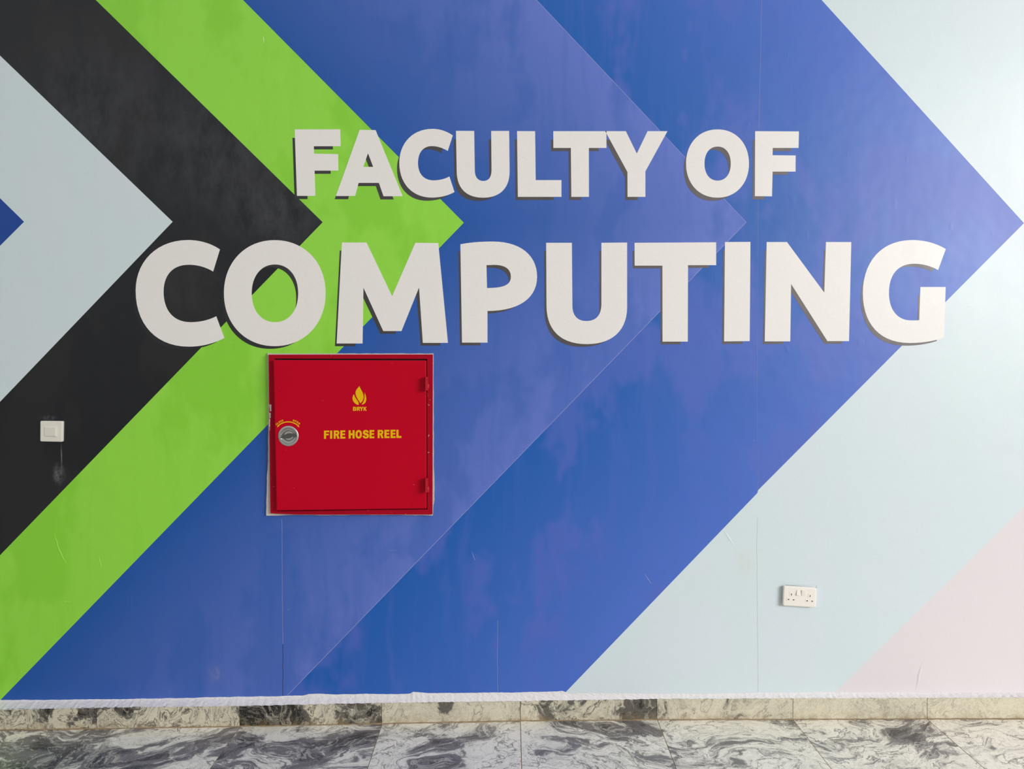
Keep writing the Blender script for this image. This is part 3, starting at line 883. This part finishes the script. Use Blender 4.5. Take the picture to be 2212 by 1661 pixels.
def plate(name, pts, r, mat, parent, y0, y1, bev, holes=None):
    """bevelled plate: back at y0, front at y1; optional pin holes cut through the face"""
    lo_ = rrect(pts, r)
    c = Vector((sum(p[0] for p in pts) / 4, sum(p[1] for p in pts) / 4))
    mb_ = MB(); rings = []
    m_ = len(lo_)
    def shrink(d): return inset(lo_, d)
    for d, y in ((0, y0), (0, y1 + 0.0025), (bev * 0.35, y1 + 0.0008), (bev, y1)):
        rings.append([P(x, yy, y1) for x, yy in shrink(d)] if d else [P(x, yy, y1) for x, yy in lo_])
        rings[-1] = [Vector((v.x, y, v.z)) for v in rings[-1]]
    for rg in rings: mb_.v += rg
    for k in range(3):
        for i in range(m_):
            j = (i + 1) % m_; mb_.f.append((k * m_ + i, k * m_ + j, (k + 1) * m_ + j, (k + 1) * m_ + i)[::-1])
    if not holes:
        mb_.f.append(tuple(3 * m_ + i for i in range(m_))[::-1])
        o_ = mb_.build(name, mat, parent)
    else:
        loops = [shrink(bev)] + holes
        prism(mb_, loops, y1, y1 + 0.004)
        o_ = mb_.build(name, mat, parent)
    return o_


sw = thing('light_switch', P(110.5, 954.5, 0.0), 'small square ivory light switch on the charcoal band', 'switch')
plate('switch_plate', [(86.4, 909.2), (135.2, 909.6), (134.4, 954.6), (86.2, 953.6)], 3.0, 'plastic', sw, -0.0006, -0.012, 2.2)
plate('rocker_surround', [(94.4, 921.0), (122.6, 921.4), (122.2, 944.0), (94.8, 943.4)], 0.6, 'plastic', sw, -0.0118, -0.0128, 0.5)
mb_ = MB()
rk = [(95.6, 922.4), (121.2, 922.8), (120.8, 942.8), (96.0, 942.2)]
yy = [-0.0136, -0.0172, -0.0172, -0.0136]
fv = [P(x, y, d) for (x, y), d in zip(rk, yy)]
fi = [P(x + (1.2 if i in (0, 3) else -2.2), y + (1.0 if i < 2 else -1.0), d - 0.0008) for i, ((x, y), d) in enumerate(zip(rk, yy))]
mb_.add(fi + fv + [Vector((v.x, -0.0125, v.z)) for v in fv], [(3, 2, 1, 0)] + [(i, (i + 1) % 4, (i + 1) % 4 + 4, i + 4) for i in range(4)] + [(i + 4, (i + 1) % 4 + 4, (i + 1) % 4 + 8, i + 8) for i in range(4)])
mb_.build('rocker', 'plastic', sw)

so = thing('power_socket', P(1727, 1312, 0.0), 'white double power socket hanging crooked low on the pale blue wall', 'socket')
SC = [(1693.4, 1265.8), (1764.2, 1270.2), (1762.6, 1312.6), (1691.4, 1308.4)]
e_x = Vector((70.9, 4.3)).normalized(); e_y = Vector((-2.0, 42.5)).normalized()
def box_at(c, w_, h_):
    c = Vector(c); return [tuple(c + e_x * a * w_ / 2 + e_y * b * h_ / 2) for a, b in ((-1, -1), (1, -1), (1, 1), (-1, 1))]
pins = [((1709.9, 1284.2), 1.9, 4.4), ((1703.5, 1294.8), 3.3, 2.3), ((1714.4, 1295.7), 3.3, 2.3), ((1749.9, 1287.6), 1.9, 4.2), ((1743.6, 1297.9), 3.3, 2.3), ((1754.4, 1298.7), 3.3, 2.3)]
plate('back_box', [(x + 0.3, y - 0.2) for x, y in box_at((1727.8, 1289.0), 69.0, 41.0)], 2.5, 'plastic_white', so, -0.0006, -0.010, 0.6)
plate('socket_plate', SC, 4.0, 'plastic_white', so, -0.0098, -0.0205, 2.6, holes=[box_at(*p) for p in pins])
for p in pins:
    c, w_, h_ = p
    prism(MB(), [box_at(c, w_ + 0.8, h_ + 0.8)], -0.0160, -0.0150).build('pin_slot', 'slot', so)
# the square insets that frame the pin openings, left one proud of the face
for cx, cy in ((1709.2, 1291.0), (1749.2, 1294.2)):
    for (dx, dy, w_, h_) in ((-0.6, -7.2, 6.8, 9.0), (0.0, 4.0, 18.4, 6.6)):
        c = Vector((cx, cy)) + e_x * dx + e_y * dy
        holes = [box_at(*p) for p in pins if abs((Vector(p[0]) - c).dot(e_x)) < w_ / 2 and abs((Vector(p[0]) - c).dot(e_y)) < h_ / 2]
        prism(MB(), [box_at(c, w_, h_)] + holes, -0.0213, -0.0204).build('pin_surround', 'plastic_white', so)
for (cx, cy, tilt) in ((1725.2, 1280.6, 1), (1736.2, 1281.4, -1)):
    q = box_at((cx, cy), 7.6, 11.4)
    d = [-0.0222, -0.0222, -0.0262, -0.0262] if tilt > 0 else [-0.0262, -0.0262, -0.0222, -0.0222]
    fv = [P(x, y, dd) for (x, y), dd in zip(q, d)]
    mbx = MB().add(fv + [Vector((v.x, -0.0204, v.z)) for v in fv], [(3, 2, 1, 0)] + [(i, (i + 1) % 4, (i + 1) % 4 + 4, i + 4) for i in range(4)])
    mbx.build('rocker', 'plastic_white', so)
# hair gap and bracket line along the top of the plate
strip([(1697, 1263.6), (1716, 1265.4), (1740, 1267.6), (1763.8, 1270.0), (1764, 1264.8)], 0.7, -0.0012, -0.0006).build('wall_crack', 'crack', wall)

# creases where the paper lifted from the wall
def crease(pts, w, h, mat):
    pts = wob(pts, 7, 0.8); mb_ = MB()
    for i, (x, y) in enumerate(pts):
        a = Vector(pts[max(i - 1, 0)]); b = Vector(pts[min(i + 1, len(pts) - 1)])
        d = (b - a).normalized(); nr = Vector((-d.y, d.x)); k = math.sin(math.pi * (i + 0.3) / (len(pts) - 0.4))
        ww = w * (0.35 + 0.65 * k)
        mb_.v += [P(x + nr.x * ww, y + nr.y * ww, T1 + 0.0002), P(x, y, T1 - h * k), P(x - nr.x * ww, y - nr.y * ww, T1 + 0.0002)]
        n_ = len(mb_.v)
        if i: mb_.f += [(n_ - 6, n_ - 5, n_ - 2, n_ - 3), (n_ - 5, n_ - 4, n_ - 1, n_ - 2)]
    return mb_.build('paper_crease', mat, wall, True)


for pts, w, h, mat in [([(115, 1148), (124, 1178), (133, 1203), (147, 1224)], 2.2, 0.0028, 'green'), ([(212, 1200), (219, 1226)], 1.5, 0.002, 'green'),
                       ([(137, 1300), (151, 1302)], 2.6, 0.004, 'green'), ([(280, 1255), (283, 1310), (283, 1345)], 2.2, 0.0016, 'blue'),
                       ([(1992, 1430), (1985, 1460), (1979, 1490)], 3.5, 0.003, 'blush'), ([(1563, 1145), (1585, 1178)], 3.0, 0.002, 'pale_blue'),
                       ([(1393, 1240), (1408, 1262)], 0.8, 0.001, 'edge_line'), ([(1019, 1192), (1026, 1210)], 0.7, 0.001, 'edge_line'),
                       ([(841, 1189), (859, 1188)], 0.6, 0.001, 'edge_line'), ([(569, 78), (570, 92)], 0.7, 0.001, 'letter')]:
    crease(pts, w, h, mat)
